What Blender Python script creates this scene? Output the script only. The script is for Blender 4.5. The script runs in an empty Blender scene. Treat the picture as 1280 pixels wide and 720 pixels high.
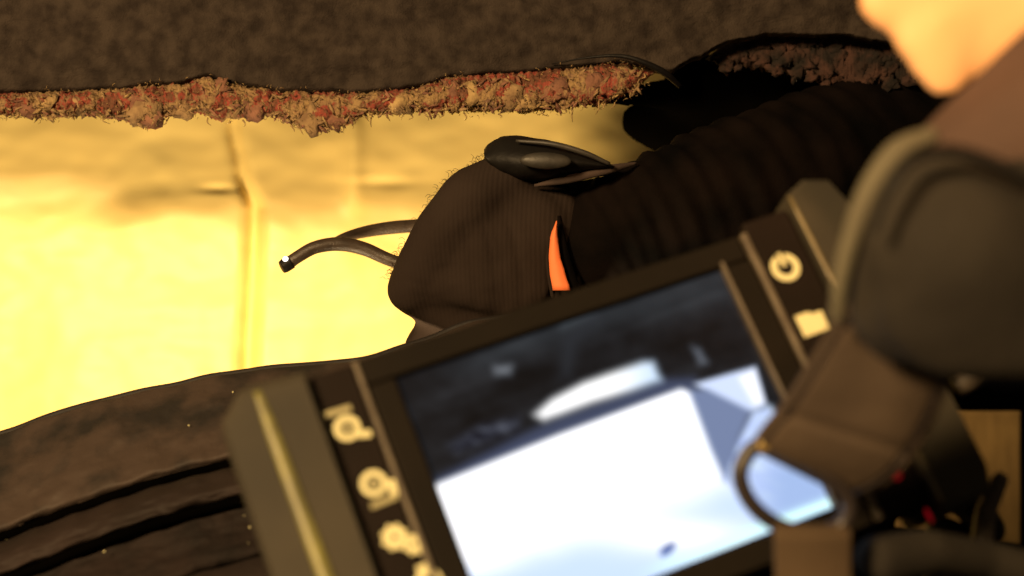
import bpy, bmesh, math, random
import numpy as np
from mathutils import Vector, Matrix, noise
random.seed(4)
S = bpy.context.scene
COL = S.collection
R = math.radians

# ------------------------------------------------------------ camera, light
CZ = 1.2
K = 0.72 / 1280                      # metres per photo pixel at 1 m
def P(x, y, d):                      # a sight line read off the photograph, at its own distance
    return Vector(((x - 640) * K * d, d, CZ - (y - 360) * K * d))

cam = bpy.data.cameras.new('camera'); camo = bpy.data.objects.new('camera', cam); COL.objects.link(camo)
camo.location = (0, 0, CZ); camo.rotation_euler = (R(90), 0, 0)
cam.lens = 50; cam.sensor_width = 36; cam.clip_start = 0.02; cam.clip_end = 20
cam.dof.use_dof = True; cam.dof.focus_distance = 0.60; cam.dof.aperture_fstop = 6.3
S.camera = camo
S.view_settings.view_transform = 'Standard'; S.view_settings.look = 'None'
S.view_settings.exposure = 0; S.view_settings.gamma = 1

W = bpy.data.worlds.new('World'); S.world = W; W.use_nodes = True
W.node_tree.nodes['Background'].inputs[0].default_value = (1.0, .72, .42, 1)
W.node_tree.nodes['Background'].inputs[1].default_value = 0.05

def aim(o, t):
    o.rotation_euler = (Vector(t) - o.location).to_track_quat('-Z', 'Y').to_euler()
def area(name, loc, target, size, power, col, spread=180):
    l = bpy.data.lights.new(name, 'AREA'); l.size = size; l.energy = power; l.color = col; l.spread = R(spread)
    o = bpy.data.objects.new(name, l); COL.objects.link(o); o.location = loc; aim(o, target); return o
# warm work light behind and above the camera's left shoulder
area('work_light', (-0.45, -0.35, 1.50), (0, .6, 1.2), 0.17, 17, (1, .665, .32))
# added fill spot, unseen, lighting the painted metal from below
def spot(name, loc, target, power, col, ang, blend, rad):
    l = bpy.data.lights.new(name, 'SPOT'); l.energy = power; l.color = col; l.spot_size = R(ang); l.spot_blend = blend
    l.shadow_soft_size = rad
    o = bpy.data.objects.new(name, l); COL.objects.link(o); o.location = loc; aim(o, target); return o
spot('cavity_fill', (-.14, .47, .72), (-.20, .79, 1.19), 37, (1, .73, .40), 84, .8, .05)
spot('forearm_fill', (.10, -.20, 1.50), P(1190, -60, .35), 6.2, (1, .54, .22), 16, .3, .02)  # unseen spot added to brighten the bare forearm

# ------------------------------------------------------------ materials
def new_mat(name):
    m = bpy.data.materials.new(name); m.use_nodes = True
    nt = m.node_tree; return m, nt, nt.nodes['Principled BSDF']
def mat(name, c1, c2=None, rough=.7, nscale=60, bump=.2, bscale=400, spec=.5, dist=.001, detail=6, low=.35, high=.65, coat=0):
    m, nt, b = new_mat(name)
    N = nt.nodes.new; L = nt.links.new
    tc = N('ShaderNodeTexCoord')
    b.inputs['Roughness'].default_value = rough
    b.inputs['Specular IOR Level'].default_value = spec
    b.inputs['Coat Weight'].default_value = coat
    if c2 is None: c2 = tuple(v * .6 for v in c1)
    n = N('ShaderNodeTexNoise'); n.inputs['Scale'].default_value = nscale; n.inputs['Detail'].default_value = detail
    L(tc.outputs['Object'], n.inputs['Vector'])
    r = N('ShaderNodeValToRGB'); r.color_ramp.elements[0].position = low; r.color_ramp.elements[1].position = high
    r.color_ramp.elements[0].color = (*c2, 1); r.color_ramp.elements[1].color = (*c1, 1)
    L(n.outputs['Fac'], r.inputs['Fac']); L(r.outputs['Color'], b.inputs['Base Color'])
    if bump:
        n2 = N('ShaderNodeTexNoise'); n2.inputs['Scale'].default_value = bscale; n2.inputs['Detail'].default_value = 4
        L(tc.outputs['Object'], n2.inputs['Vector'])
        bp = N('ShaderNodeBump'); bp.inputs['Strength'].default_value = bump; bp.inputs['Distance'].default_value = dist
        L(n2.outputs['Fac'], bp.inputs['Height']); L(bp.outputs['Normal'], b.inputs['Normal'])
    return m
def ribmat(name, c1, c2, freq, direction, strength=.5, dist=.001, rough=.9, distort=1.5):
    m = mat(name, c1, c2, rough=rough, nscale=40, bump=0, spec=.06)
    nt = m.node_tree; N = nt.nodes.new; L = nt.links.new; b = nt.nodes['Principled BSDF']
    tc = N('ShaderNodeTexCoord'); mp = N('ShaderNodeMapping'); mp.inputs['Rotation'].default_value = direction
    w = N('ShaderNodeTexWave'); w.inputs['Scale'].default_value = freq; w.inputs['Distortion'].default_value = distort
    w.inputs['Detail'].default_value = 3; w.inputs['Detail Scale'].default_value = 2
    L(tc.outputs['Object'], mp.inputs['Vector']); L(mp.outputs['Vector'], w.inputs['Vector'])
    n = N('ShaderNodeTexNoise'); n.inputs['Scale'].default_value = 900; L(tc.outputs['Object'], n.inputs['Vector'])
    a = N('ShaderNodeMath'); a.operation = 'MULTIPLY_ADD'; a.inputs[1].default_value = .5
    L(n.outputs['Fac'], a.inputs[0]); L(w.outputs['Fac'], a.inputs[2])
    bp = N('ShaderNodeBump'); bp.inputs['Strength'].default_value = strength; bp.inputs['Distance'].default_value = dist
    L(a.outputs[0], bp.inputs['Height']); L(bp.outputs['Normal'], b.inputs['Normal'])
    return m

M = {}
M['felt'] = mat('carpet_felt', (.054, .042, .034), (.026, .020, .017), rough=1, nscale=130, bump=.7, bscale=1100, spec=.05, dist=.001, detail=9)
M['glove'] = ribmat('knit_glove', (.032, .023, .019), (.024, .017, .014), 170, (0, 0, R(12)), .22, .0004, distort=1.4)
M['glove_near'] = mat('near_glove', (.038, .032, .024), (.018, .015, .012), rough=.85, nscale=22, bump=.3, bscale=500, spec=.2)
M['glove_thumb'] = mat('leather_thumb', (.088, .062, .041), (.062, .044, .031), rough=.8, nscale=25, bump=.3, bscale=400, spec=.2)
M['cuff'] = mat('cuff_hem', (.13, .115, .07), (.10, .085, .055), rough=.8, nscale=40, bump=.2)
M['sleeve_near'] = mat('brown_sleeve', (.085, .045, .031), (.062, .036, .026), rough=.9, nscale=30, bump=.3)
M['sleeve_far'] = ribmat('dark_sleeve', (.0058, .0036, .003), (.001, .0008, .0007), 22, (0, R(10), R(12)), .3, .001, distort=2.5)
M['skin'] = mat('skin', (.93, .55, .27), (.90, .48, .22), rough=.55, nscale=20, bump=.1, bscale=300)
M['orange'] = mat('orange_lining', (.95, .25, .08), (.95, .22, .07), rough=.7, nscale=30, bump=.1)
M['blackrub'] = mat('black_rubber', (.010, .009, .008), (.006, .005, .005), rough=.55, nscale=50, bump=.4, bscale=250, spec=.2)
M['greyrub'] = mat('grey_rubber', (.045, .04, .033), (.02, .018, .015), rough=.5, nscale=90, bump=.2)
M['probe'] = mat('probe_sheath', (.055, .038, .026), (.035, .024, .017), rough=.45, nscale=300, bump=.3, bscale=1500)
M['steel'] = mat('steel', (.6, .58, .55), (.5, .48, .45), rough=.2, nscale=100, bump=0); M['steel'].node_tree.nodes['Principled BSDF'].inputs['Metallic'].default_value = 1
M['casing'] = mat('casing', (.050, .042, .028), (.036, .031, .022), rough=.7, nscale=30, bump=.15, bscale=1500, spec=.3)
M['bezel'] = mat('bezel', (.012, .009, .006), (.009, .007, .005), rough=.7, nscale=30, bump=.05, spec=.1)
M['button'] = mat('button_strip', (.014, .009, .007), (.010, .007, .005), rough=.7, nscale=30, bump=.05, spec=.1)
M['edgeglint'] = mat('olive_highlight', (.22, .205, .055), (.13, .12, .045), rough=.45, nscale=110, bump=.2)  # warm light on the bevelled grip edge, put into the colour
M['trimgrey'] = mat('worn_edge', (.13, .105, .072), (.085, .065, .045), rough=.45, nscale=150, bump=.2)
M['icon'] = mat('icon_print', (.80, .75, .42), (.72, .67, .36), rough=.6, nscale=60, bump=0)
M['icondark'] = mat('icon_print_worn', (.42, .38, .2), (.34, .31, .16), rough=.6, nscale=60, bump=0)
M['iconghost'] = mat('icon_print_faint', (.30, .25, .16), (.24, .2, .12), rough=.6, nscale=60, bump=0)
M['red'] = mat('red_button', (.55, .01, .02), (.4, .01, .02), rough=.35, nscale=60, bump=0)
b_ = M['red'].node_tree.nodes['Principled BSDF']; b_.inputs['Emission Color'].default_value = (1, .01, .03, 1); b_.inputs['Emission Strength'].default_value = .12
M['dust'] = mat('dusty_trim', (.058, .042, .034), (.024, .021, .019), rough=.62, nscale=48, bump=.35, bscale=160, spec=.2, dist=.002, low=.36, high=.56)
M['trimdark'] = mat('trim_dark', (.012, .009, .008), (.007, .005, .005), rough=.7, nscale=60, bump=.3)
M['ring'] = mat('dark_ring', (.032, .024, .022), (.02, .015, .014), rough=.4, nscale=60, bump=.1)
M['webbing'] = ribmat('brown_webbing', (.10, .068, .042), (.08, .056, .035), 300, (0, 0, 0), .3, .0004)
M['gold'] = mat('gold_glint', (.35, .24, .06), (.3, .2, .05), rough=.35, nscale=60, bump=0)
M['cardboard'] = ribmat('gold_board', (.23, .155, .062), (.18, .12, .05), 30, (0, 0, 0), .1, .0006, distort=1)
M['void'] = mat('unlit_black', (.0018, .0014, .001), (.0008, .0007, .0005), rough=1, nscale=20, bump=0, spec=0)  # near-black colour stands in for unlit depth
M['rod'] = mat('brown_rod', (.085, .065, .047), (.06, .045, .03), rough=.6, nscale=40, bump=.1)
M['hair'] = mat('thread', (.06, .04, .025), rough=.9, bump=0, spec=.1)

def paint_mat():
    m, nt, b = new_mat('yellow_paint'); N = nt.nodes.new; L = nt.links.new
    tc = N('ShaderNodeTexCoord'); n = N('ShaderNodeTexNoise'); n.inputs['Scale'].default_value = 9; n.inputs['Detail'].default_value = 5
    L(tc.outputs['Object'], n.inputs['Vector'])
    r = N('ShaderNodeValToRGB'); r.color_ramp.elements[0].position = .3; r.color_ramp.elements[1].position = .7
    r.color_ramp.elements[0].color = (.85, .63, .21, 1); r.color_ramp.elements[1].color = (.88, .68, .24, 1)
    L(n.outputs['Fac'], r.inputs['Fac']); L(r.outputs['Color'], b.inputs['Base Color'])
    b.inputs['Roughness'].default_value = .38
    n2 = N('ShaderNodeTexNoise'); n2.inputs['Scale'].default_value = 25; n2.inputs['Detail'].default_value = 4
    L(tc.outputs['Object'], n2.inputs['Vector'])
    bp = N('ShaderNodeBump'); bp.inputs['Strength'].default_value = .05; bp.inputs['Distance'].default_value = .004
    L(n2.outputs['Fac'], bp.inputs['Height']); L(bp.outputs['Normal'], b.inputs['Normal'])
    return m
M['paint'] = paint_mat()

def fibre_mat():
    m, nt, b = new_mat('shoddy_fibre'); N = nt.nodes.new; L = nt.links.new
    tc = N('ShaderNodeTexCoord')
    n = N('ShaderNodeTexNoise'); n.inputs['Scale'].default_value = 75; n.inputs['Detail'].default_value = 5; n.inputs['Roughness'].default_value = .65
    L(tc.outputs['Object'], n.inputs['Vector'])
    r = N('ShaderNodeValToRGB'); cr = r.color_ramp
    cols = [(.30, (.12, .06, .04)), (.42, (.17, .075, .045)), (.46, (.30, .06, .045)), (.50, (.24, .14, .08)), (.58, (.36, .24, .11)), (.66, (.18, .10, .08)), (.75, (.50, .36, .17))]
    cr.elements[0].position = cols[0][0]; cr.elements[0].color = (*cols[0][1], 1)
    cr.elements[1].position = cols[-1][0]; cr.elements[1].color = (*cols[-1][1], 1)
    for p, c in cols[1:-1]:
        e = cr.elements.new(p); e.color = (*c, 1)
    L(n.outputs['Fac'], r.inputs['Fac']); L(r.outputs['Color'], b.inputs['Base Color'])
    b.inputs['Roughness'].default_value = .95; b.inputs['Specular IOR Level'].default_value = .1
    n2 = N('ShaderNodeTexNoise'); n2.inputs['Scale'].default_value = 500; n2.inputs['Detail'].default_value = 4
    L(tc.outputs['Object'], n2.inputs['Vector'])
    bp = N('ShaderNodeBump'); bp.inputs['Strength'].default_value = 1; bp.inputs['Distance'].default_value = .002
    L(n2.outputs['Fac'], bp.inputs['Height']); L(bp.outputs['Normal'], b.inputs['Normal'])
    return m
M['fibre'] = fibre_mat()

# ------------------------------------------------------------ helpers
def thing(name, loc, label, cat, group=None, rot=None):
    o = bpy.data.objects.new(name, None); COL.objects.link(o); o.empty_display_size = .01
    o.location = loc
    if rot is not None: o.rotation_mode = 'XYZ'; o.rotation_euler = rot
    o['label'] = label; o['category'] = cat
    if group: o['group'] = group
    return o
def tag(o, label, cat): o['label'] = label; o['category'] = cat; return o
def obj(name, verts, faces, m, parent=None, smooth=True, local=False, kind=None, label=None):
    """verts in world space (or the parent's own space when local)"""
    off = Vector((0, 0, 0))
    if parent is not None and not local:
        q = parent
        while q: off += q.location; q = q.parent
    me = bpy.data.meshes.new(name)
    me.from_pydata([tuple(Vector(v) - off) for v in verts], [], faces)
    me.update()
    bm = bmesh.new(); bm.from_mesh(me); bmesh.ops.recalc_face_normals(bm, faces=bm.faces); bm.to_mesh(me); bm.free()
    if smooth: me.polygons.foreach_set('use_smooth', [True] * len(me.polygons))
    me.materials.append(M[m] if isinstance(m, str) else m)
    o = bpy.data.objects.new(name, me); COL.objects.link(o)
    if parent is None:
        # origin at the base of the thing
        c = sum((Vector(v) for v in verts), Vector()) / len(verts); c.z = min(v[2] for v in verts)
        me.transform(Matrix.Translation(-c)); o.location = c
    else: o.parent = parent
    if kind: o['kind'] = kind
    if label: o['label'] = label
    return o
def interp(pts, x):
    if x <= pts[0][0]: return pts[0][1]
    for (a, b), (c, d) in zip(pts, pts[1:]):
        if x <= c:
            t = (x - a) / (c - a); t = t * t * (3 - 2 * t) * .5 + t * .5
            return b + (d - b) * t
    return pts[-1][1]
def catmull(pts, n=8):
    pts = [Vector(p) for p in pts]; q = [pts[0] * 2 - pts[1]] + pts + [pts[-1] * 2 - pts[-2]]
    out = []
    for i in range(1, len(q) - 2):
        for k in range(n):
            t = k / n; a, b, c, d = q[i - 1], q[i], q[i + 1], q[i + 2]
            out.append(.5 * ((2 * b) + (c - a) * t + (2 * a - 5 * b + 4 * c - d) * t * t + (3 * b - a - 3 * c + d) * t ** 3))
    out.append(pts[-1]); return out
def tube(pts, rad, seg=16, n=8, closed=False, flat=1.0, up=None):
    """a swept tube; rad is a number or a list per control point; returns verts, faces"""
    if closed: cp = list(pts) + list(pts[:3])
    else: cp = pts
    path = catmull(cp, n)
    if closed: path = path[n:n + n * len(pts)]
    L = len(path)
    def r_at(i):
        if not isinstance(rad, (list, tuple)): return rad
        f = i / (L - 1) * (len(rad) - 1); a = int(min(f, len(rad) - 2)); return rad[a] + (rad[a + 1] - rad[a]) * (f - a)
    verts = []; faces = []; prev = None
    for i, p in enumerate(path):
        t = (path[(i + 1) % L] - path[i - 1]) if closed else (path[min(i + 1, L - 1)] - path[max(i - 1, 0)])
        t.normalize()
        if prev is None:
            ref = up or Vector((0, 1, 0)); a = ref - t * ref.dot(t); a.normalize()
        else: a = prev - t * prev.dot(t); a.normalize()
        prev = a; b = t.cross(a)
        for k in range(seg):
            w = 2 * math.pi * k / seg; r = r_at(i)
            verts.append(p + a * math.cos(w) * r * flat + b * math.sin(w) * r)
    for i in range(L if closed else L - 1):
        j = (i + 1) % L
        for k in range(seg):
            k2 = (k + 1) % seg; faces.append((i * seg + k, i * seg + k2, j * seg + k2, j * seg + k))
    if not closed:
        verts.append(path[0]); verts.append(path[-1]); n0 = len(verts) - 2
        for k in range(seg):
            faces.append((n0, (k + 1) % seg, k)); faces.append((n0 + 1, (L - 1) * seg + k, (L - 1) * seg + (k + 1) % seg))
    return verts, faces
ICO = {}
def ico(sub):
    if sub not in ICO:
        bm = bmesh.new(); bmesh.ops.create_icosphere(bm, subdivisions=sub, radius=1)
        bm.verts.ensure_lookup_table(); ICO[sub] = ([v.co.copy() for v in bm.verts], [tuple(v.index for v in f.verts) for f in bm.faces]); bm.free()
    return ICO[sub]
def merge(lst):
    V = []; F = []
    for v, f in lst:
        o = len(V); V += list(v); F += [tuple(i + o for i in q) for q in f]
    return V, F
def blob_union(chains, voxel, smooth=8, factor=.5):
    """chains: lists of (point, radius[, flatten in depth]); one continuous skin over all of them"""
    V = []; F = []; iv, fc = ico(2)
    for ch in chains:
        for (a, b) in (zip(ch, ch[1:]) if len(ch) > 1 else [(ch[0], ch[0])]):
            n = max(1, int((b[0] - a[0]).length / (min(a[1], b[1]) * .22)))
            for i in range(n + 1):
                t = i / n; p = a[0].lerp(b[0], t); r = a[1] + (b[1] - a[1]) * t
                fl = (a[2] if len(a) > 2 else 1) * (1 - t) + (b[2] if len(b) > 2 else 1) * t
                o = len(V); V += [p + Vector((v.x * r, v.y * r * fl, v.z * r)) for v in iv]; F += [tuple(k + o for k in f) for f in fc]
    me = bpy.data.meshes.new('tmp'); me.from_pydata([tuple(v) for v in V], [], F)
    o = bpy.data.objects.new('tmp', me); COL.objects.link(o)
    m = o.modifiers.new('r', 'REMESH'); m.mode = 'VOXEL'; m.voxel_size = voxel
    s = o.modifiers.new('s', 'SMOOTH'); s.iterations = smooth; s.factor = factor
    dg = bpy.context.evaluated_depsgraph_get(); ev = o.evaluated_get(dg); m2 = ev.to_mesh()
    vs = [v.co.copy() for v in m2.vertices]; fs = [tuple(p.vertices) for p in m2.polygons]
    ev.to_mesh_clear(); bpy.data.objects.remove(o); bpy.data.meshes.remove(me)
    return vs, fs
def grid(nu, nv, fn, thick=None):
    V = [fn(i / (nu - 1), j / (nv - 1)) for j in range(nv) for i in range(nu)]
    F = [(j * nu + i, j * nu + i + 1, (j + 1) * nu + i + 1, (j + 1) * nu + i) for j in range(nv - 1) for i in range(nu - 1)]
    if thick is not None:
        o = len(V); V2 = [v + Vector(thick) for v in V]; V += V2
        F += [tuple(reversed([k + o for k in f])) for f in F[:]]
        ring = [i for i in range(nu)] + [j * nu + nu - 1 for j in range(1, nv)] + [(nv - 1) * nu + i for i in range(nu - 2, -1, -1)] + [j * nu for j in range(nv - 2, 0, -1)]
        for a, b in zip(ring, ring[1:] + ring[:1]): F.append((b, a, a + o, b + o))
    return V, F
def nz(x, y, z=0): return noise.noise(Vector((x, y, z)))
def fbm(x, y, z=0, o=4): return noise.fractal(Vector((x, y, z)), 1, 2, o)

# ------------------------------------------------------------ setting: interior behind, its unlit dark put into the colour
v, f = grid(8, 8, lambda u, w: Vector((-1.2 + 2.4 * u, 1.15 + .05 * math.sin(w * 3), .5 + 1.4 * w)), (0, .02, 0))
o = obj('interior_wall', v, f, 'void', kind='structure')
v, f = grid(8, 8, lambda u, w: Vector((-1.2 + 2.4 * u, -.3 + 1.44 * w, .5 - .01 * math.sin(u * 3))), (0, 0, -.02))
o = obj('floor', v, f, 'void', kind='structure')

# ------------------------------------------------------------ yellow painted cavity
CREASE = [(60, 285), (160, 292), (215, 302), (260, 318), (330, 316), (450, 310), (620, 305)]
LEDGE = [(-140, 300), (0, 284), (120, 262), (250, 247), (330, 246), (450, 250), (560, 250), (700, 240), (900, 230)]
def sstep(a, b, x):
    t = min(1, max(0, (x - a) / (b - a))); return t * t * (3 - 2 * t)
def cavity(u, w):
    x = -160 + 1060 * u; y = 60 + 560 * w
    yl = interp(LEDGE, x)
    low = sstep(yl - 30, yl + 34, y)
    d = .788 - .002 * low + .005 * sstep(yl, 60, y)
    d -= .016 * sstep(yl - 60, yl + 400, y)                 # lower face leans to the viewer
    cx = interp(CREASE, y)
    s = (x - cx)
    d += (.0095 * math.exp(-(s / 9) ** 2)) * (low * .9 + .5 * (1 - low))
    d += .003 * math.exp(-((x - 150) / 90) ** 2) * (1 - low)
    d -= .004 * math.exp(-((x - 442) / 13) ** 2) * (1 - low) * sstep(120, 160, y)
    d += .0012 * math.exp(-((x - 272) / 22) ** 2 - ((y - 236) / 5) ** 2)
    d += .0010 * math.exp(-((x - 480) / 45) ** 2 - ((y - 229) / 7) ** 2)
    d += .0025 * fbm(x * .004, y * .006, 3)
    e = max(0, x - 700) / 70.0
    d += .018 * e * e                                   # right end rounds away
    return P(x, y, d)
v, f = grid(266, 180, cavity, (0, .0015, 0))
tag(obj('body_panel', v, f, 'paint'), 'glossy pale yellow painted metal cavity wall with a ledge and a vertical crease', 'metal panel')

def H0(x, y, rpx, d, fl=1.0): return (P(x, y, d), rpx * K * d, fl)
# ------------------------------------------------------------ carpet flap
car = thing('carpet_flap', P(400, 118, .63), 'dark brown felt carpet flap with ragged pink and tan underlay along its cut edge', 'carpet')
YB = [(-700, 118), (-80, 120), (0, 118), (90, 116), (150, 112), (220, 106), (265, 98), (310, 110), (360, 116), (440, 118), (520, 112), (560, 98), (640, 93), (700, 88), (770, 80), (810, 84), (838, 92), (870, 74), (905, 56), (960, 44), (1060, 46), (1180, 70), (1340, 90)]
def felt(u, w):
    x = -700 + 2040 * u
    yb = interp(YB, x) + 3 * nz(x * .03, 7) + 1.5 * nz(x * .15, 2)
    y = -70 + (yb + 70) * w
    d = .637 + .003 * fbm(x * .006, y * .01) - .006 * math.sin(w * math.pi * .5) + .0005 * fbm(x * .12, y * .12, 1) + .0003 * nz(x * .6, y * .6)
    if w > .97: d += .004 * (w - .97) / .03
    return P(x, y, d)
v, f = grid(560, 90, felt, (0, .006, 0))
obj('pile', v, f, 'felt', car)
UB = [(-80, 150), (0, 147), (60, 150), (110, 146), (150, 152), (180, 164), (205, 152), (240, 145), (285, 152), (330, 148), (375, 160), (400, 167), (432, 160), (455, 147), (520, 144), (620, 143), (700, 141), (760, 132), (800, 116), (826, 96)]
def pad_strip(x0, x1, top, bot, d0, seed, nu, dep=.011):
    def fn(u, w):
        x = x0 + (x1 - x0) * u; a = 2 * math.pi * w
        yt = top(x) - 1; yb = bot(x) - 4 + 4 * nz(x * .05, seed) + 3 * nz(x * .2, seed + 2)
        yc = (yt + yb) / 2; h = (yb - yt) / 2
        n = 1 + .22 * nz(x * .05, w * 5, seed) + .22 * nz(x * .16, w * 12, seed + 5) + .14 * nz(x * .5, w * 22, seed)
        taper = min(1, (u * 40), (1 - u) * 20 + .05)
        return P(x, yc - h * math.cos(a) * n * taper, d0 - dep * math.sin(a) * n * taper)
    return grid(nu, 30, fn)
ybf = lambda x: interp(YB, x); ubf = lambda x: interp(UB, x)
v, f = pad_strip(-90, 828, ybf, ubf, .6345, 3, 700, .008)
pad = obj('underlay', v, f, 'fibre', car)
# torn lumps and shreds of underlay
tm = [mat('shred_tan', (.38, .25, .12), (.20, .12, .06), rough=.95, nscale=200, bump=.6, bscale=900, dist=.001),
      mat('shred_pink', (.30, .14, .085), (.15, .07, .045), rough=.95, nscale=200, bump=.6, bscale=900, dist=.001),
      mat('shred_cream', (.48, .33, .14), (.24, .15, .07), rough=.95, nscale=200, bump=.6, bscale=900, dist=.001)]
lumps = [[], [], []]
iv, fc = ico(2)
def lump(x, y, d, r, k, sx=1.3):
    rot = Matrix.Rotation(random.uniform(-1.2, 1.2), 3, 'Y'); s = random.random() * 99; pc = P(x, y, d); vs = []
    for q in iv:
        n = 1 + .9 * nz(q.x * 1.6 + s, q.y * 1.6, q.z * 1.6) + .8 * nz(q.x * 4 + s, q.y * 4, q.z * 4)
        e = Vector((q.x * sx, q.y * .6, q.z * (1 if sx < 1.5 else .6))) * r * n
        vs.append(pc + rot @ e)
    lumps[k].append((vs, fc))
for i in range(900):
    x = random.uniform(-80, 800); t = random.random()
    a, b = ybf(x), ubf(x)
    lump(x, a + (b - a) * (.12 + .8 * t), random.uniform(.6265, .631), random.uniform(.0004, .0012), random.choice([0, 0, 0, 1, 1, 2]), random.uniform(1.6, 3))
for (x, y, r, k) in [(178, 138, .0062, 0), (170, 128, .004, 1), (192, 150, .0036, 1), (318, 140, .0045, 1), (275, 108, .004, 1), (228, 137, .004, 0), (390, 150, .005, 0), (418, 152, .0042, 1), (36, 138, .0035, 1), (62, 128, .004, 2), (100, 134, .0035, 0),
                     (592, 118, .0048, 2), (566, 112, .004, 1), (640, 120, .005, 0), (700, 112, .005, 1), (740, 104, .0045, 1), (770, 98, .004, 1), (660, 128, .004, 2), (500, 130, .004, 2)]:
    lump(x, y, .6285, r, k)
for k, nm in enumerate(['tan', 'pink', 'cream']):
    vs, fs = merge(lumps[k]); o = obj('torn_lump', vs, fs, tm[k], car, kind='stuff')
thr = []
for i in range(90):
    x = random.uniform(-60, 810); y = ubf(x) - random.uniform(0, 22); d = .630
    l = random.uniform(3, 11) * (1.9 if random.random() < .10 else 1)
    a = P(x, y, d); b = P(x + random.uniform(-4, 4), y + l * .6, d - random.uniform(0, .004)); c = P(x + random.uniform(-7, 7), y + l, d)
    thr.append(tube([a, b, c], [.0004, .0003, .00012], 4, 3))
for i in range(900):
    x = random.uniform(-80, 815); a_, b_ = ybf(x), ubf(x); y = a_ + (b_ - a_) * random.uniform(-.15, 1.05); d = random.uniform(.623, .628)
    an = random.uniform(0, 6.28); l = random.uniform(2, 6)
    thr.append(tube([P(x, y, d + .002), P(x + l * .5 * math.cos(an), y + l * .5 * math.sin(an), d - .001), P(x + l * math.cos(an + .5), y + l * math.sin(an + .5), d)], [.00018, .00015, .0001], 3, 2))
vs, fs = merge(thr); obj('frayed_thread', vs, fs, tm[2], car, kind='stuff')
# black bound cord along the folded corner
v, f = tube([P(690, 80, .628), P(735, 72, .622), P(775, 70, .620), P(805, 78, .620), P(832, 92, .624), P(850, 108, .632)], [.0002, .0005, .0009, .0012, .0016, .001], 10)
obj('folded_edge', v, f, 'blackrub', car)

# second torn edge to the right, its shade put into a darker colour
tw = thing('torn_padding', P(1000, 118, .66), 'reddish brown torn padding painted dim for its shade right of the black corner', 'padding')
T2 = [(880, 74), (905, 58), (960, 48), (1030, 46), (1120, 52), (1180, 60)]
B2 = [(880, 80), (905, 86), (960, 92), (1010, 96), (1030, 112), (1060, 122), (1100, 112), (1180, 100)]
M['fibredark'] = mat('shaded_fibre', (.060, .026, .018), (.010, .006, .004), rough=.95, nscale=90, bump=1, bscale=300, dist=.002, low=.4, high=.62)
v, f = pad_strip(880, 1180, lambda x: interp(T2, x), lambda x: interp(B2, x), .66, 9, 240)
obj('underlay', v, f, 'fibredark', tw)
lumps = [[], [], []]
for i in range(90):
    x = random.uniform(900, 1150); a, b = interp(T2, x), interp(B2, x)
    lump(x, a + (b - a) * random.random(), .650, random.uniform(.001, .003), 0)
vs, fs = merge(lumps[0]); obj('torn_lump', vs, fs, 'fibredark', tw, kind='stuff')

v, f = blob_union([[H0(800, 152, 26, .70, .5), H0(850, 150, 52, .70, .5), H0(960, 130, 56, .71, .5), H0(1100, 110, 60, .72, .5), H0(1260, 110, 70, .74, .5)],
                   [H0(868, 112, 44, .69, .4), H0(1000, 100, 50, .70, .4)], [H0(720, 137, 3, .632, .6), H0(770, 124, 8, .640, .6), H0(815, 118, 18, .66, .6), H0(860, 120, 26, .69, .6)], [H0(860, 190, 40, .72, .5), H0(1100, 190, 60, .74, .5)]], .0022, 6)
tag(obj('shade_mass', v, f, 'void'), 'black mass added for the deep shade under the torn carpet corner, right of the yellow metal', 'shade')  # black mass added where only shade lies

# ------------------------------------------------------------ dusty curved trim, bottom left
EG = [(-120, 580), (-60, 562), (0, 543), (60, 521), (130, 500), (200, 485), (280, 468), (350, 459), (430, 453), (470, 447), (520, 428), (600, 400), (760, 380)]
G1 = [(-120, 720), (-60, 697), (0, 672), (50, 652), (100, 634), (150, 617), (200, 601), (250, 588), (290, 579), (400, 560), (760, 520)]
G2 = [(-120, 770), (-60, 750), (0, 726), (50, 706), (100, 686), (150, 668), (200, 651), (250, 636), (300, 624), (400, 604), (760, 560)]
G3 = [(-120, 850), (0, 800), (100, 765), (200, 734), (260, 712), (340, 692), (400, 680), (760, 640)]
LV = [lambda x: interp(EG, x) + 10, lambda x: interp(EG, x), lambda x: interp(G1, x), lambda x: interp(G2, x), lambda x: interp(G3, x), lambda x: interp(G3, x) + 240]
DV = [.600, .575, .520, .500, .478, .40]
def trimp(x, s, off=0):
    i = int(min(s, 4.999)); t = s - i
    y = LV[i](x) + (LV[i + 1](x) - LV[i](x)) * t
    d = DV[i] + (DV[i + 1] - DV[i]) * t
    return P(x, y, d + off)
sm = thing('sill_trim', P(200, 900, .5), 'dusty black curved plastic trim with long grooves, lower left below the yellow metal', 'trim')
def band(a, b, n, bulge, seed, ed=.0035):
    def fn(u, w):
        x = -110 + 850 * u; s = a + (b - a) * w
        e = math.sin(math.pi * w) ** .45
        off = -bulge * e + ed * (1 - e) + .0009 * fbm(x * .03, s * 6, seed) + .0022 * fbm(x * .012, s * 2.2, seed + 4)
        return trimp(x, s, off)
    return grid(260, n, fn, (0, .004, -.004))
v, f = band(.35, 1.93, 60, .006, 1); obj('rim', v, f, 'dust', sm)
M['dust2'] = mat('grooved_trim', (.032, .021, .018), (.018, .013, .011), rough=.7, nscale=22, bump=.3, bscale=200, spec=.2)
v, f = tube([trimp(x, .93 + .02 * nz(x * .01, 4), -.004) for x in range(-100, 720, 40)], .0016, 10, 6); obj('rim_bead', v, f, 'trimdark', sm)
for sg in (2.015, 3.02):
    v, f = tube([trimp(x, sg + .01 * nz(x * .01, sg), .0035) for x in range(-100, 720, 40)], .0018, 10, 6); obj('groove_shade', v, f, 'void', sm)  # black tube standing in for shade in the groove
v, f = band(2.10, 2.9, 24, .004, 5); obj('ridge', v, f, 'dust2', sm)
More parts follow.
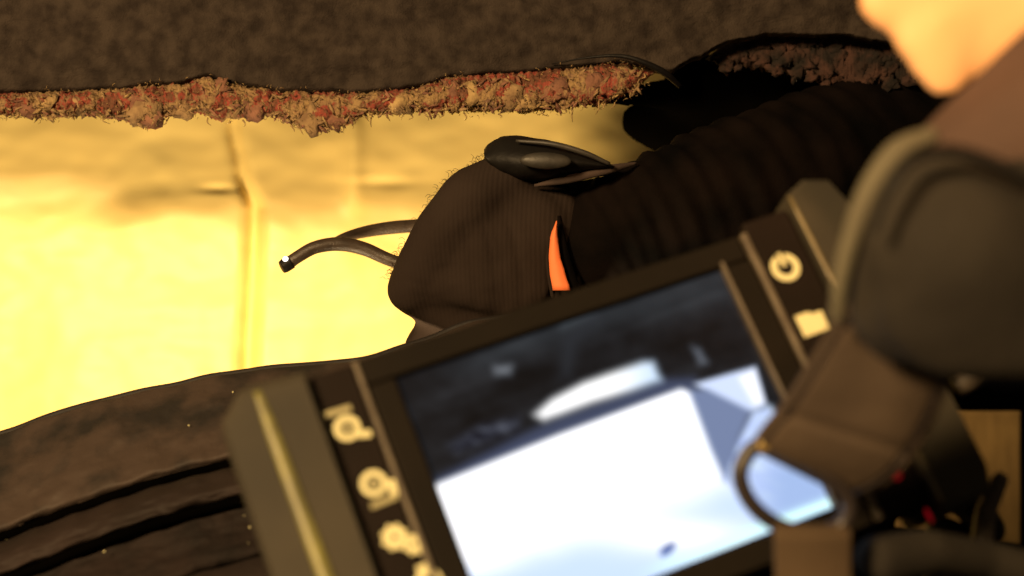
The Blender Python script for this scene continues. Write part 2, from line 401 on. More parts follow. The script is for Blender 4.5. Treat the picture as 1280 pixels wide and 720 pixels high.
def rough_ridge(a, b, seed, m, bulge=.002):
    v, f = band(a, b, 26, bulge, seed); return obj('ridge', v, f, m, sm)
M['trimshade'] = mat('shadowed_trim', (.020, .013, .011), (.008, .006, .005), rough=.8, nscale=60, bump=.6, bscale=160, spec=.2, dist=.002)  # shade on the lower ridges put into a darker trim colour
rough_ridge(3.15, 3.88, 8, 'trimshade', -.004)
rough_ridge(4.0, 4.16, 11, 'dust2', .003)
rough_ridge(4.3, 4.9, 14, 'trimshade', -.002)
v, f = grid(120, 20, lambda u, w: trimp(-110 + 850 * u, 1.0 + 3.99 * w, .016 + .0006 * nz(u * 60, w * 20)), (0, .004, -.004))
obj('groove_bed', v, f, 'trimdark', sm)
sp = []
for i in range(9):
    x = random.uniform(0, 330); s = random.uniform(1.1, 3.9); p = trimp(x, s, -.0075 if s < 2.9 else -.001); r = random.choice([.00015, .0002, .0004])
    sp.append(([p + q * r for q in ico(1)[0]], ico(1)[1]))
vs, fs = merge(sp); obj('dust_speck', vs, fs, 'icon', sm, kind='stuff')

# ------------------------------------------------------------ far gloved hand with the probe
D = .60
def G(x, y, rpx, d=D, fl=1.0): return (P(x, y, d), rpx * K * d, fl)
far = thing('person', P(700, 430, .6), 'dark knit gloved hand in a black ribbed sleeve holding the thin probe', 'person')
arm_v, arm_f = blob_union([[G(748, 300, 34, .615, .5), G(700, 300, 36, .615, .4), G(650, 300, 36, .612, .4)], [G(748, 300, 30, .620, .6), G(800, 282, 36, .63), G(960, 215, 40, .66), G(1100, 160, 44, .70)]], .0022, 6)
body = obj('body', arm_v, arm_f, 'orange', far)
chains = [
    # palm and back of the hand
    [G(640, 262, 64, .606, .6), G(672, 285, 64, .606, .62), G(706, 292, 40, .612, .9)],
    [G(650, 320, 62, .608, .6), G(700, 318, 36, .614, .8)],
    [G(600, 322, 70, .592, .35), G(650, 290, 60, .594, .33)], [G(600, 330, 60, .592, .35), G(640, 345, 56, .594, .35)],
    [G(690, 262, 36, .613, .5), G(775, 250, 34, .620, .5)],
    [G(550, 372, 40, .604, .6), G(600, 390, 44, .604, .6), G(680, 385, 50, .606, .5)],
    [G(640, 300, 84, .612, .25), G(600, 320, 80, .612, .22)],
    [G(700, 355, 34, .618, .6), G(760, 340, 34, .622, .6)],
    [G(640, 360, 50, .61, .6)],
    # index finger: knuckle, middle joint, tip
    [G(628, 228, 38, .600), G(590, 248, 42, .594), G(552, 292, 38, .592), G(526, 334, 34, .596), G(514, 362, 33, .602), G(540, 380, 28, .615)],
    # middle finger
    [G(640, 280, 42, .600), G(600, 310, 44, .597), G(565, 345, 38, .598), G(540, 366, 34, .606)],
    # ring finger
    [G(650, 330, 44, .606), G(610, 360, 42, .606), G(572, 372, 34, .610)],
    # little finger, lowest and showing under the others
    [G(680, 380, 40, .615), G(600, 408, 38, .615), G(548, 424, 36, .618), G(532, 436, 30, .620)],
    # thumb on the far side
    [G(690, 240, 32, .640), G(620, 262, 26, .650), G(566, 285, 23, .645), G(536, 306, 20, .635)],
]
gv, gf = blob_union(chains, .0016, 34, .5)
# creases where the knit folds across the back of the hand
gv2 = []
for q in gv:
    px = q.x / (K * q.y) + 640; py = 360 - (q.z - CZ) / (K * q.y)
    cr = 0
    for (c0, wdt, amp) in ((612, 3.5, .0007), (622, 3, .0005), (644, 5, .0006), (585, 6, .0004)):
        cc = c0 + 10 * math.sin((py - 300) * .02) - (py - 330) ** 2 * .0009
        cr += amp * math.exp(-((px - cc) / wdt) ** 2) * sstep(255, 290, py)
    n = .0003 * fbm(q.x * 120, q.y * 120, q.z * 120)
    gv2.append(q + Vector((0, cr + n, n)))
glove = obj('glove', gv2, gf, 'glove', far)
# slit where the glove gapes and the orange under it shows: a thin crescent standing in the opening
def crescent(lst_l, lst_r, d0, bulge=.0012, n=14):
    def fn(u, w):
        y = lst_l[0][0] + (lst_l[-1][0] - lst_l[0][0]) * w
        xl = interp(lst_l, y); xr = interp(lst_r, y); x = xl + (xr - xl) * u
        return P(x, y, d0 - bulge * math.sin(math.pi * u))
    return grid(8, n, fn, (0, .002, 0))
v, f = crescent([(276, 695), (295, 688), (320, 686), (340, 687), (363, 691)], [(276, 696.5), (295, 697), (320, 700), (340, 706), (363, 713)], .5855)
obj('orange_lining', v, f, 'orange', far, label='bright orange crescent of lining in the glove opening')
v, f = tube([P(698, 270, 0.5925), P(689, 290, 0.5915), P(684, 318, 0.5905), P(686, 345, 0.5905), P(691, 372, 0.5915)], .0008, 8)
obj('glove_hem', v, f, 'glove', far)
v, f = tube([P(698, 270, 0.5925), P(701, 295, 0.5915), P(706, 320, 0.5910), P(713, 345, 0.5910), P(722, 372, 0.5915)], [.001, .0018, .0022, .0024, .0024], 8)
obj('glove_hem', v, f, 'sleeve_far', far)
# black knuckle guard with its highlight added as a grey spot
def guard(u, w):
    up = [(605, 187), (610, 180), (618, 175), (628, 170), (645, 169), (680, 174), (720, 185), (750, 197), (768, 207)]
    lo = [(605, 194), (612, 204), (628, 214), (650, 222), (680, 222), (710, 216), (740, 211), (768, 208)]
    x = 605 + 163 * u; a = interp(up, x); b = interp(lo, x); y = a + (b - a) * w
    return P(x, y, .574 + .012 * (1 - math.sin(math.pi * u) ** .6 * math.sin(math.pi * w) ** .7 * .9) + .014 * (1 - w) * .5)
v, f = grid(40, 18, guard, (0, .022, -.002))
kg = obj('knuckle_guard', v, f, 'blackrub', far)
iv3, fc3 = ico(3)
c = P(682, 201, .5745)
obj('highlight_spot', [c + Vector((q.x * .0105 + q.z * .001, q.y * .0022, q.z * .0034 - q.x * .0006)) for q in iv3], fc3, 'greyrub', kg)
v, f = tube([P(645, 176, .582), P(690, 180, .580), P(730, 191, .580), P(762, 205, .582)], [.0006, .0012, .0012, .0008], 8)
obj('guard_rim', v, f, 'greyrub', kg)
v, f = tube([P(668, 232, .590), P(710, 224, .588), P(760, 212, .590), P(795, 204, .597)], [.0006, .0019, .0020, .0006], 10)  # ridge coloured lighter for the highlight along the top of the hand
obj('seam_highlight', v, f, mat('lighter_seam', (.055, .035, .028), rough=.9, nscale=80), far)
# sleeve with soft ribs
path = catmull([P(715, 320, .612), P(770, 290, .61), P(850, 262, .615), P(950, 225, .63), P(1060, 190, .66), P(1180, 150, .70), P(1320, 120, .74)], 26)
vs = []; fs = []; seg = 40; nL = len(path)
for i, p in enumerate(path):
    t = (path[min(i + 1, nL - 1)] - path[max(0, i - 1)]).normalized(); a = Vector((0, 1, 0)); a -= t * a.dot(t); a.normalize(); b = t.cross(a)
    base = .020 + .004 * min(1, i / 60) + .014 * i / nL
    for k in range(seg):
        w = 2 * math.pi * k / seg
        r = base * (1 + .05 * math.sin(i * .95 + math.sin(w) * 1.5) * .5 * sstep(10, 24, i) + .06 * nz(i * .12, math.cos(w) * 1.2, math.sin(w) * 1.2))
        vs.append(p + a * math.cos(w) * r * .85 + b * math.sin(w) * r)
for i in range(nL - 1):
    for k in range(seg): k2 = (k + 1) % seg; fs.append((i * seg + k, i * seg + k2, (i + 1) * seg + k2, (i + 1) * seg + k))
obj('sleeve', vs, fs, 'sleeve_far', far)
# loose fibres on the glove's outline
hr = []
for (x, y, dx, dy) in [(543, 262, -4, -16), (540, 248, 5, -10), (600, 192, 2, -8), (596, 196, -5, -7), (612, 188, 4, -9), (604, 190, 8, -3), (585, 206, -4, -6), (575, 214, -6, -4), (533, 268, -5, -6)]:
    x += 5; y += 7
    hr.append(tube([P(x, y, .600), P(x + dx * .9, y + dy * .6, .600), P(x + dx, y + dy, .600)], [.00016, .00014, .00008], 4, 4))
oc = catmull([P(484, 345, .602), P(500, 312, .602), P(530, 264, .602), P(560, 224, .602), P(602, 196, .602)], 12)
for q in oc:
    for _ in range(4):
        a0 = q + Vector((random.uniform(-.001, .003), 0, random.uniform(-.003, .001))); l = random.uniform(.0008, .0028); an = random.uniform(1.2, 3.4)
        hr.append(tube([a0, a0 + Vector((math.cos(an), 0, math.sin(an))) * l * .6, a0 + Vector((math.cos(an + .6), 0, math.sin(an + .6))) * l], [.0001, .0001, .00006], 3, 2))
vs, fs = merge(hr); obj('loose_fibre', vs, fs, 'hair', far, kind='stuff')

# the probe itself; its blurred shadow is added as a thin tube behind
pr = thing('inspection_probe', P(360, 330, .615), 'slim brown flexible camera probe curving left from the glove to a steel tip', 'probe')
pts = [P(361, 329, .612), P(374, 320, .612), P(395, 309, .613), P(425, 305, .615), P(455, 311, .617), P(485, 324, .617), P(520, 336, .612)]
v, f = tube(pts, [.0027, .0027, .0028, .0031, .0030, .0028, .0027], 18, 10); sheath = obj('sheath', v, f, 'probe', pr)
v, f = tube([P(352, 334, .611), P(356, 332, .6115), P(364, 327, .612)], [.0027, .0031, .0031], 18, 5); obj('steel_tip', v, f, 'blackrub', pr)
m, nt, b = new_mat('lit_tip'); b.inputs['Emission Color'].default_value = (1, .95, .85, 1); b.inputs['Emission Strength'].default_value = 2.2
c = P(357, 324, .6095); obj('tip_light', [c + q * .0013 for q in ico(2)[0]], ico(2)[1], m, pr)
for (x, y) in ((444, 323), (471, 342)):
    pass
cb = tag(obj('probe_shadow', *tube([P(400, 311, .625), P(430, 297, .63), P(460, 289, .64), P(495, 284, .645), P(540, 281, .65)], [.0010, .0021, .0027, .0030, .0030], 14, 10), 'probe'),
         'blurrier brown tube put in as the shadow of the probe, joining it near its tip', 'shadow')

# ------------------------------------------------------------ display unit (device space: x right, y up, z to the viewer)
Rm = Matrix(((0.92428, -0.36525, 0.11094), (0.30066, 0.87565, 0.37795), (-0.23519, -0.31598, 0.91915)))
T = Vector((0.02874, -0.04312, -0.39671))
C2W = Matrix(((1, 0, 0), (0, 0, -1), (0, 1, 0)))          # camera axes to world axes
RW = C2W @ Rm; TW = C2W @ T + Vector((0, 0, CZ))
def dev(x, y):                                            # where a sight line meets the display face
    n = RW.col[2]; dr = P(x, y, 1) - Vector((0, 0, CZ)); cpos = Vector((0, 0, CZ))
    s = (TW - cpos).dot(n) / dr.dot(n); return RW.transposed() @ (cpos + dr * s - TW)
mon = thing('display_unit', TW, 'handheld video display with a bright screen, grips with olive painted edge highlights and cream button symbols', 'display unit', rot=RW.to_euler())
def rbox(x0, x1, y0, y1, z0, z1, r=.003, rz=.0015, seg=5):
    """rounded slab: rounded corners in plan and a rounded front edge"""
    V = []; F = []
    def ring(inset, z):
        o = len(V); rr = max(r - inset, .0002)
        for (cx, cy, a0) in ((x1 - r, y1 - r, 0), (x0 + r, y1 - r, 90), (x0 + r, y0 + r, 180), (x1 - r, y0 + r, 270)):
            for k in range(seg + 1):
                a = R(a0 + 90 * k / seg); V.append(Vector((cx + rr * math.cos(a), cy + rr * math.sin(a), z)))
        return o
    n = 4 * (seg + 1)
    rings = [ring(rz, z0), ring(0, z0 + rz)] + [ring(rz * (1 - math.cos(R(a))), z1 - rz + rz * math.sin(R(a))) for a in (0, 30, 60, 90)]
    for a, b in zip(rings, rings[1:]):
        for k in range(n): F.append((a + k, a + (k + 1) % n, b + (k + 1) % n, b + k))
    F.append(tuple(reversed(range(rings[0], rings[0] + n)))); F.append(tuple(range(rings[-1], rings[-1] + n)))
    return V, F
def dbox(name, a, m, parent=mon, **k):
    kw = {q: k.pop(q) for q in list(k) if q in ('r', 'rz')}
    v, f = rbox(*a, **kw); o = obj(name, v, f, m, parent, local=True, smooth=False, **k)
    bm = bmesh.new(); bm.from_mesh(o.data)
    for q in bm.faces: q.smooth = len(q.verts) == 4
    bm.to_mesh(o.data); bm.free(); return o
mm = .001
dbox('shell', (-.094, .090, -.046, .0465, -.024, -.0025), 'bezel', r=.005, rz=.002)
# bezel frame round the screen, four real bars
dbox('bezel', (-.0600, .0600, .0385, .0462, -.004, .0008), 'bezel', r=.001, rz=.0008)
dbox('bezel', (-.0600, .0600, -.0462, -.0385, -.004, .0008), 'bezel', r=.001, rz=.0008)
dbox('bezel', (-.0590, -.0512, -.0383, .0383, -.004, .0008), 'bezel', r=.001, rz=.0008)
dbox('bezel', (.0518, .0605, -.0383, .0383, -.004, .0008), 'bezel', r=.001, rz=.0008)
dbox('bezel_edge', (.0512, .0522, -.0383, .0400, -.003, .0014), 'trimgrey', r=.0005, rz=.0004)
dbox('divider', (-.0612, -.0596, -.046, .0462, -.004, .0016), 'trimgrey', r=.0006, rz=.0005)
dbox('divider', (.0608, .0628, -.046, .0462, -.004, .0016), 'trimgrey', r=.0006, rz=.0005)
dbox('button_strip', (-.0738, -.0614, -.0455, .0460, -.004, .0004), 'button', r=.001, rz=.0006)
dbox('button_strip', (.0632, .0782, -.0455, .0495, -.004, .0004), 'button', r=.001, rz=.0006)
# grips with chamfered outer corner
def grip(pts, z0, z1, bev, name, m):
    n = len(pts); V = []; c = sum((Vector(p + (0,)) for p in pts), Vector()) / n
    def sh(p, k): q = Vector(p + (0,)); dq = (q - c); l = dq.length; return q - dq / l * k
    for (k, z) in ((bev, z0), (0, z0 + bev), (0, z1 - bev), (bev * .35, z1 - bev * .35), (bev, z1)):
        for p in pts: q = sh(p, k); V.append(Vector((q.x, q.y, z)))
    F = []
    for a in range(4):
        for k in range(n): F.append((a * n + k, a * n + (k + 1) % n, (a + 1) * n + (k + 1) % n, (a + 1) * n + k))
    F.append(tuple(reversed(range(n)))); F.append(tuple(range(4 * n, 5 * n)))
    return obj(name, V, F, m, mon, local=True, smooth=False)
grip([(-.0742, -.049), (-.0742, .0475), (-.0895, .0485), (-.0930, .0480), (-.1000, .0410), (-.1005, .0370), (-.1005, -.041), (-.094, -.049)], -.026, .005, .003, 'grip', 'casing')
grip([(.0792, -.050), (.0945, -.050), (.0965, -.044), (.0965, .043), (.0930, .0535), (.0860, .0558), (.0792, .0530)], -.026, .005, .002, 'grip', 'casing')
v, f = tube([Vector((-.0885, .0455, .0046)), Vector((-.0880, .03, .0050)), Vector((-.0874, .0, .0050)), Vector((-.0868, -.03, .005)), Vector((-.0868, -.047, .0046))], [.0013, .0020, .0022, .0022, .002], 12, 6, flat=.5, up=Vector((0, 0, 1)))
obj('edge_highlight', v, f, 'edgeglint', mon, local=True)
v, f = tube([Vector((.0790, .0515, .0046)), Vector((.0790, .02, .0052)), Vector((.0790, -.02, .0052)), Vector((.0790, -.048, .0046))], [.0007, .0009, .0009, .0008], 10, 6, flat=.6, up=Vector((0, 0, 1)))
obj('edge_highlight', v, f, mat('right_edge_highlight', (.19, .15, .07), (.12, .095, .05), rough=.4, nscale=100), mon, local=True)  # painted highlight along the inner edge of the right grip

# the screen and what it shows
def inpoly(x, y, poly):
    c = False; j = len(poly) - 1
    for i in range(len(poly)):
        xi, yi = poly[i]; xj, yj = poly[j]
        if (yi > y) != (yj > y) and x < (xj - xi) * (y - yi) / (yj - yi) + xi: c = not c
        j = i
    return c
def polydist(x, y, poly):
    best = 1e9
    for (x1, y1), (x2, y2) in zip(poly, poly[1:] + poly[:1]):
        dx, dy = x2 - x1, y2 - y1; t = max(0, min(1, ((x - x1) * dx + (y - y1) * dy) / (dx * dx + dy * dy + 1e-9)))
        best = min(best, math.hypot(x - x1 - dx * t, y - y1 - dy * t))
    return best if not inpoly(x, y, poly) else -best
def lay(c, n, poly, x, y, soft):
    s = polydist(x, y, poly); t = sstep(soft, -soft, s) if True else 0
    return tuple(a + (b - a) * t for a, b in zip(c, n))
SAUS = [(668, 517), (690, 497), (730, 476), (770, 462), (805, 450), (818, 450), (828, 474), (790, 487), (740, 502), (700, 517), (680, 524)]
SLATE = [(545, 596), (640, 548), (700, 520), (780, 490), (830, 472), (870, 470), (870, 495), (700, 560), (545, 612)]
WHITE = [(540, 606), (700, 541), (852, 484), (872, 490), (905, 560), (940, 618), (990, 655), (1060, 632), (1110, 700), (900, 860), (560, 860)]
TRI = [(862, 486), (885, 485), (940, 512), (925, 545), (908, 600), (890, 560)]
F1 = [(868, 478), (946, 456), (960, 505), (935, 515), (900, 498)]
F2 = [(905, 600), (920, 555), (942, 512), (965, 505), (1010, 560), (1060, 640), (990, 660), (940, 622)]
UP = [(870, 336), (905, 333), (925, 375), (860, 395), (780, 405), (690, 430), (600, 460), (560, 460), (640, 415)]
def s2l(c): return tuple(((v / 255 + .055) / 1.055) ** 2.4 if v > 10 else v / 255 / 12.92 for v in c)
def picture(x, y):
    c = (16, 18, 22)
    n = fbm(x * .012, y * .02, 4)
    c = tuple(q + 14 * n + 5 * fbm(x * .05, y * .07, 8) for q in c)
    c = lay(c, (38 + 14 * n, 43 + 14 * n, 48 + 14 * n), UP, x, y, 26)
    c = lay(c, (70, 78, 84), [(700, 385), (735, 378), (740, 392), (705, 405)], x, y, 16)
    c = lay(c, (110, 115, 122), [(618, 457), (640, 455), (638, 466), (620, 466)], x, y, 9)
    c = lay(c, (96, 102, 112), [(866, 432), (876, 434), (886, 452), (876, 454)], x, y, 8)
    b = fbm(x * .05, y * .08, 9)
    st_ = max(0, fbm((x * .94 - y * -.34) * .004, (y * .94 + x * .34) * .05, 21)) * 18
    c = tuple(q + st_ for q in c)
    c = lay(c, (34, 38, 44), [(700, 470), (705, 420), (740, 395), (752, 398), (722, 425), (715, 470)], x, y, 14)
    c = lay(c, (44 + 50 * b, 48 + 50 * b, 60 + 50 * b), [(560, 555), (600, 530), (650, 520), (650, 535), (600, 556), (570, 566)], x, y, 10)
    c = lay(c, (60, 68, 92), SLATE, x, y, 9)
    t = sstep(760, 830, x)
    c = lay(c, (262 - 60 * t, 262 - 38 * t, 262 - 14 * t), SAUS, x, y, 8)
    # white field with drifting blue
    w = sstep(640, 720, y + (x - 700) * .35 + 18 * fbm(x * .006, y * .012, 2)) * .95
    e = sstep(820, 960, x) * .5
    q = min(1, max(w, e))
    wc = (275 - 80 * q, 275 - 58 * q, 278 - 22 * q)
    hl = math.exp(-((x - 840) / 90) ** 2 - ((y - 668) / 22) ** 2)
    wc = tuple(a + (268 - a) * hl for a in wc)
    c = lay(c, wc, WHITE, x, y, 5)
    c = lay(c, (206, 220, 250), F1, x, y, 4)
    c = lay(c, (188 + 20 * b, 206 + 20 * b, 244), F2, x, y, 6)
    c = lay(c, (112, 126, 160), TRI, x, y, 5)
    c = lay(c, (258, 258, 262), [(925, 470), (944, 462), (955, 500), (945, 505)], x, y, 6)
    if x > 930:   # dull blue lower right corner
        k = sstep(930, 990, x) * sstep(560, 600, y + (x - 960) * .2)
        c = tuple(a + (b2 - a) * k for a, b2 in zip(c, (158, 182, 226)))
    # cyan white rim along the lower edge
    yb = 720 - .375 * (x - 820); s = yb - y
    k = math.exp(-((s - 11) / 8) ** 2) * sstep(780, 900, x)
    c = tuple(a + (b2 - a) * k for a, b2 in zip(c, (225, 268, 268)))
    ang = .45; dx, dy = x - 835, y - 685; u_ = dx * math.cos(ang) - dy * math.sin(ang); v_ = dx * math.sin(ang) + dy * math.cos(ang)
    c = lay(c, (62, 84, 150), [(826, 692), (829, 684), (838, 678), (845, 677), (845, 682), (839, 690), (830, 694)], x, y, 4)
    return tuple(max(0, v) for v in c)
nx, ny = 240, 180; V = []; cols = []
for j in range(ny):
    for i in range(nx):
        lx = -.051 + .102 * i / (nx - 1); ly = .038 - .076 * j / (ny - 1)
        wp = RW @ Vector((lx, ly, 0)) + TW
        px = wp.x / (K * wp.y) + 640; py = 360 - (wp.z - CZ) / (K * wp.y)
        V.append(Vector((lx, ly, -.0012))); cols.append(s2l(picture(px, py)))
F = [(j * nx + i, (j + 1) * nx + i, (j + 1) * nx + i + 1, j * nx + i + 1) for j in range(ny - 1) for i in range(nx - 1)]
o = len(V); V += [Vector((x, y, -.0030)) for (x, y) in ((-.051, .038), (.051, .038), (.051, -.038), (-.051, -.038))]; cols += [(0, 0, 0)] * 4
F.append((o, o + 1, o + 2, o + 3))
m, nt, b = new_mat('lit_screen')
at = nt.nodes.new('ShaderNodeAttribute'); at.attribute_name = 'picture'
nt.links.new(at.outputs['Color'], b.inputs['Emission Color']); b.inputs['Emission Strength'].default_value = 1.15
b.inputs['Base Color'].default_value = (.004, .004, .005, 1); b.inputs['Roughness'].default_value = .25; b.inputs['Specular IOR Level'].default_value = .25
sc = obj('screen', V, F, m, mon, local=True, smooth=False)
ca = sc.data.color_attributes.new('picture', 'FLOAT_COLOR', 'POINT')
ca.data.foreach_set('color', np.array([(*c, 1) for c in cols], dtype=np.float32).ravel())

# printed symbols, each a thin raised print
def plate(cx, cy, pts2, z=.0005, th=.00025):
    V = [Vector((cx + x, cy + y, z)) for x, y in pts2] + [Vector((cx + x, cy + y, z + th)) for x, y in pts2]
    n = len(pts2); F = [tuple(range(n))[::-1], tuple(range(n, 2 * n))] + [(k, (k + 1) % n, n + (k + 1) % n, n + k) for k in range(n)]
    return V, F
def ringp(cx, cy, r0, r1, a0=0, a1=360, z=.0005, th=.00025, n=36):
    V = []; F = []; full = a1 - a0 >= 360; cnt = n if full else n + 1
    for k in range(cnt):
        a = R(a0 + (a1 - a0) * k / n)
        for r, zz in ((r0, z), (r1, z), (r1, z + th), (r0, z + th)): V.append(Vector((cx + r * math.cos(a), cy + r * math.sin(a), zz)))
    for k in range(cnt if full else cnt - 1):
        j = (k + 1) % cnt
        for e in range(4): F.append((k * 4 + e, j * 4 + e, j * 4 + (e + 1) % 4, k * 4 + (e + 1) % 4))
    if not full: F += [(0, 1, 2, 3), tuple(reversed(((cnt - 1) * 4, (cnt - 1) * 4 + 1, (cnt - 1) * 4 + 2, (cnt - 1) * 4 + 3)))]
    return V, F
def disc(cx, cy, r, **k): return plate(cx, cy, [(r * math.cos(2 * math.pi * i / 28), r * math.sin(2 * math.pi * i / 28)) for i in range(28)], **k)
def barp(cx, cy, w, h, a, **k):
    ca_, sa = math.cos(R(a)), math.sin(R(a)); return plate(cx, cy, [(x * ca_ - y * sa, x * sa + y * ca_) for x, y in ((-w / 2, -h / 2), (w / 2, -h / 2), (w / 2, h / 2), (-w / 2, h / 2))], **k)
def icon(parts, m='icon', label=None):
    v, f = merge(parts); return obj('button_symbol', v, f, m, mon, local=True, smooth=False, label=label)
a = dev(434, 536); sy = icon([ringp(a.x, a.y, .0020, .0037), disc(a.x, a.y, .0008), barp(a.x + .0040, a.y - .0032, .0034, .0020, -12)], label='cream magnifier symbol under a bar')
v, f = barp(a.x - .0008, a.y + .0054, .0074, .0016, -2); obj('symbol_bar', v, f, 'icondark', sy, local=True, smooth=False)
a = dev(467, 605); sy = icon([ringp(a.x, a.y, .0021, .0037), ringp(a.x, a.y, .0006, .0011, z=.0005), barp(a.x + .0044, a.y - .0028, .0022, .0044, -6)], label='cream magnifier symbol above a bar')
v, f = barp(a.x + .0010, a.y - .0056, .0076, .0016, 2); obj('symbol_bar', v, f, 'icondark', sy, local=True, smooth=False)
a = dev(493, 672); b2 = dev(517, 681)
def gear(c, r, hole, n=8):
    V = []; F = []; cnt = n * 8
    for k in range(cnt):
        t = 2 * math.pi * k / cnt; rr = r * (1 + .10 * math.tanh(3 * math.sin(n * t)))
        for q, z in ((hole, .0005), (rr, .0005), (rr, .00075), (hole, .00075)): V.append(Vector((c.x + q * math.cos(t), c.y + q * math.sin(t), z)))
    for k in range(cnt):
        j = (k + 1) % cnt
        for e in range(4): F.append((k * 4 + e, j * 4 + e, j * 4 + (e + 1) % 4, k * 4 + (e + 1) % 4))
    return V, F
icon([gear(a, .0034, .0007), gear(b2, .0027, .0006)], label='cream symbol of two gears')
a = dev(536, 727); icon([ringp(a.x, a.y, .0014, .0036), barp(a.x, a.y + .004, .004, .0016, 0)], label='cream symbol cut by the bottom of the picture')
a = dev(981, 335); icon([ringp(a.x, a.y, .0025, .0045, 112, 428), barp(a.x, a.y + .0026, .0013, .0044, 0, z=.0005)], label='cream power symbol')
v, f = ringp(a.x, a.y, .00215, .0028, 120, 420, z=.0008)
a = dev(1015, 405)
icon([plate(a.x, a.y, [(-.0042, -.0032), (.0040, -.0032), (.0043, .0028), (.0010, .0028), (.0002, .0037), (-.0042, .0037)])], label='cream folder symbol')
a = dev(1117, 590)
c = Vector((a.x, a.y, .0006)); obj('record_button', [c + Vector((q.x * .0022, q.y * .0027, q.z * .0010)) for q in iv3], fc3, 'red', mon, local=True, label='round red button')
a = dev(1160, 645); c = Vector((a.x, a.y, .0006)); obj('record_button', [c + Vector((q.x * .0006, q.y * .0022, q.z * .0008)) for q in iv3], fc3, 'red', mon, local=True, label='thin red mark')

# ------------------------------------------------------------ board behind the right grip, and the rod above it
def board(u, w):
    x = 1120 + (1276 - 1120) * u; y = 514 + (145 + 22 * u) * w
    return P(x, y, .80 + .02 * u + .0006 * nz(u * 20, w * 3))
v, f = grid(40, 30, board, (0, .003, 0))
tag(obj('panel_board', v, f, 'cardboard'), 'tan gold upright board glimpsed past the right grip at the lower right', 'board')
tag(obj('rod', *tube([P(1195, 485, .43), P(1225, 466, .43), P(1262, 446, .435), P(1340, 402, .45)], [.0030, .0036, .0036, .0036], 14, 8), 'rod'),
    'short dull brown rod slanting up to the right edge above the gold board', 'rod')

# ------------------------------------------------------------ near gloved hand holding the display
near = thing('person', P(1200, 700, .34), 'close blurred gloved hand with brown sleeve and bright orange bare forearm gripping the display', 'person')
def H(x, y, rpx, d, fl=1.0): return (P(x, y, d), rpx * K * d, fl)
sv, sf = blob_union([[H(1220, -10, 60, .345, .4), H(1172, 30, 64, .345, .4), H(1180, 92, 34, .345, .4)], [H(1120, -6, 52, .345, .4), H(1200, -40, 80, .345, .35), H(1330, -60, 150, .345, .25)],
                     [H(1300, -20, 90, .345, .4), H(1210, 60, 48, .347, .4)], [H(1170, -30, 100, .345, .22), H(1240, -10, 100, .345, .22)]], .0018, 6)
obj('body', sv, sf, 'skin', near)
sl, slf = blob_union([[H(1250, 215, 100, .33, .6), H(1340, 170, 118, .325, .6), H(1480, 60, 150, .33, .6)], [H(1205, 190, 62, .335, .6), H(1330, 80, 70, .33, .6)]], .0018, 8)
obj('sleeve', sl, slf, 'sleeve_near', near)
ch = [
    # back of the hand
    [H(1290, 380, 100, .316, .55), H(1200, 370, 110, .316, .5)],
    [H(1250, 400, 90, .322, .5), H(1330, 400, 90, .322, .5)],
    [H(1185, 290, 112, .315, .5), H(1215, 320, 108, .313, .55), H(1230, 360, 100, .315, .6)],
    [H(1150, 330, 92, .322, .6), H(1140, 380, 84, .325, .6)],
    [H(1290, 300, 110, .318, .55), H(1300, 340, 80, .32, .6)],
]
gv, gf = blob_union(ch, .0018, 10)
obj('glove', gv, gf, 'glove_near', near)
v, f = tube([P(1046, 400, .325), P(1052, 350, .320), P(1064, 300, .317), P(1086, 240, .315), P(1122, 190, .315), P(1168, 168, .316)], [.0016, .0020, .0022, .0026, .0028, .002], 14, 10)
obj('cuff_hem', v, f, 'cuff', near)
v, f = tube([P(1092, 290, .302), P(1112, 235, .300), P(1140, 200, .300), P(1185, 188, .300), P(1235, 200, .300), P(1300, 232, .300)], [.0008, .0011, .0013, .0013, .0013, .0013], 10, 10)
obj('cuff_seam', v, f, 'blackrub', near)
# four fingertips curling from behind the right grip
for (pts) in ([H(1150, 520, 26, .455), H(1185, 555, 25, .452), H(1207, 582, 21, .446)], [H(1170, 600, 26, .455), H(1212, 628, 25, .45), H(1236, 662, 22, .444)],
              [H(1180, 670, 26, .452), H(1222, 690, 25, .446), H(1252, 704, 22, .44)], [H(1170, 740, 26, .45), H(1200, 746, 24, .444), H(1226, 752, 20, .438)]):
    v, f = blob_union([pts], .0012, 6); obj('glove_finger', v, f, 'blackrub', near)
v, f = blob_union([[H(1100, 700, 34, .37), H(1160, 690, 30, .375), H(1230, 700, 26, .385), H(1330, 720, 24, .39)]], .0014, 8)
obj('glove_edge', v, f, 'glove_near', near)
v, f = blob_union([[H(1250, 600, 12, .42), H(1232, 640, 14, .42), H(1226, 690, 16, .42), H(1234, 760, 16, .42)]], .0012, 6)
obj('wrist_cord', v, f, 'rod', near)

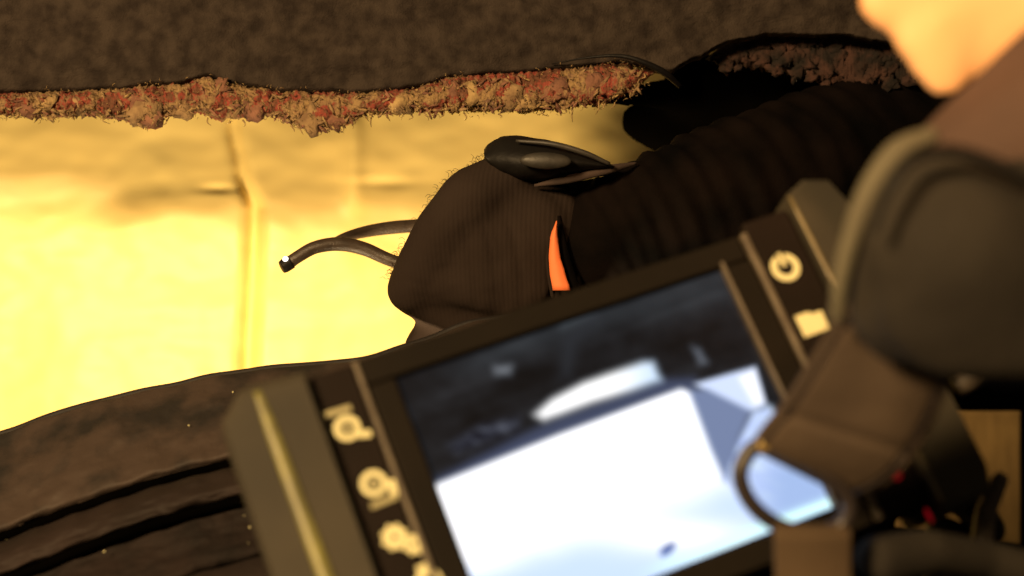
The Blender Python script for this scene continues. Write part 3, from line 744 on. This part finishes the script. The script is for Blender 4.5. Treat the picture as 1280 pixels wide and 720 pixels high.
# ------------------------------------------------------------ strap with dark ring lying over the screen corner
st = thing('strap', P(1016, 730, .36), 'wide brown strap running through a dark oval ring over the screen corner, tail hanging', 'strap')
rp = [P(942, 560, .360), P(925, 592, .360), P(938, 628, .360), P(972, 656, .360), P(1018, 668, .358), P(1054, 654, .357), P(1060, 622, .356), P(1020, 585, .356), P(978, 556, .357)]
v, f = tube(rp, .0021, 14, 8, closed=True); obj('ring', v, f, 'ring', st)
WL = [(1085, 350), (1062, 378), (1040, 408), (1012, 452), (982, 500), (950, 540), (938, 562)]
WR = [(1240, 390), (1215, 425), (1192, 468), (1172, 520), (1146, 568), (1108, 606), (1062, 624)]
wl = catmull([Vector((x, y, 0)) for x, y in WL], 8); wr = catmull([Vector((x, y, 0)) for x, y in WR], 8)
def wide(u, w):
    t = w * (len(wl) - 1); i = int(min(t, len(wl) - 2)); t -= i
    a = wl[i].lerp(wl[i + 1], t); b = wr[i].lerp(wr[i + 1], t); p = a.lerp(b, u)
    d = .326 + .034 * w - .0035 * math.sin(math.pi * u) ** .5
    d += .0016 * math.exp(-((w - .30 - .06 * u) / .018) ** 2) + .0010 * math.exp(-((w - .72 + .05 * u) / .02) ** 2)      # two creases across
    d += .0012 * math.exp(-((u - .07) / .02) ** 2) + .0012 * math.exp(-((u - .93) / .02) ** 2)                        # edge stitching groove
    d += .0022 * nz(p.x * .012, p.y * .012, 3) + .006 * sstep(.93, 1, w)
    return P(p.x, p.y, d)
v, f = grid(60, 90, wide, (0, .0024, 0)); obj('webbing', v, f, 'glove_thumb', st, label='wide brown upper band of the strap')
for uu in (.07, .93):
    pts_ = [wide(uu, k / 12) - Vector((0, .0006, 0)) for k in range(13)]
    v, f = tube(pts_, .0006, 8, 5); obj('stitch_line', v, f, 'ring', st)
def web(u, w):
    x0 = 968 + 3 * w; x1 = 1064 + 2 * w
    return P(x0 + (x1 - x0) * u, 656 + 120 * w, .352 + .003 * math.sin(w * 2) - .0015 * math.sin(math.pi * u) + .004 * sstep(.12, 0, w))
v, f = grid(24, 24, web, (0, .0018, 0)); obj('webbing', v, f, 'webbing', st)
c = P(955, 556, .355); obj('gold_highlight', [c + Vector((q.x, q.y * .5, q.z)) * .0017 for q in iv3], fc3, 'gold', st)  # gold highlight put in as a small yellow bead
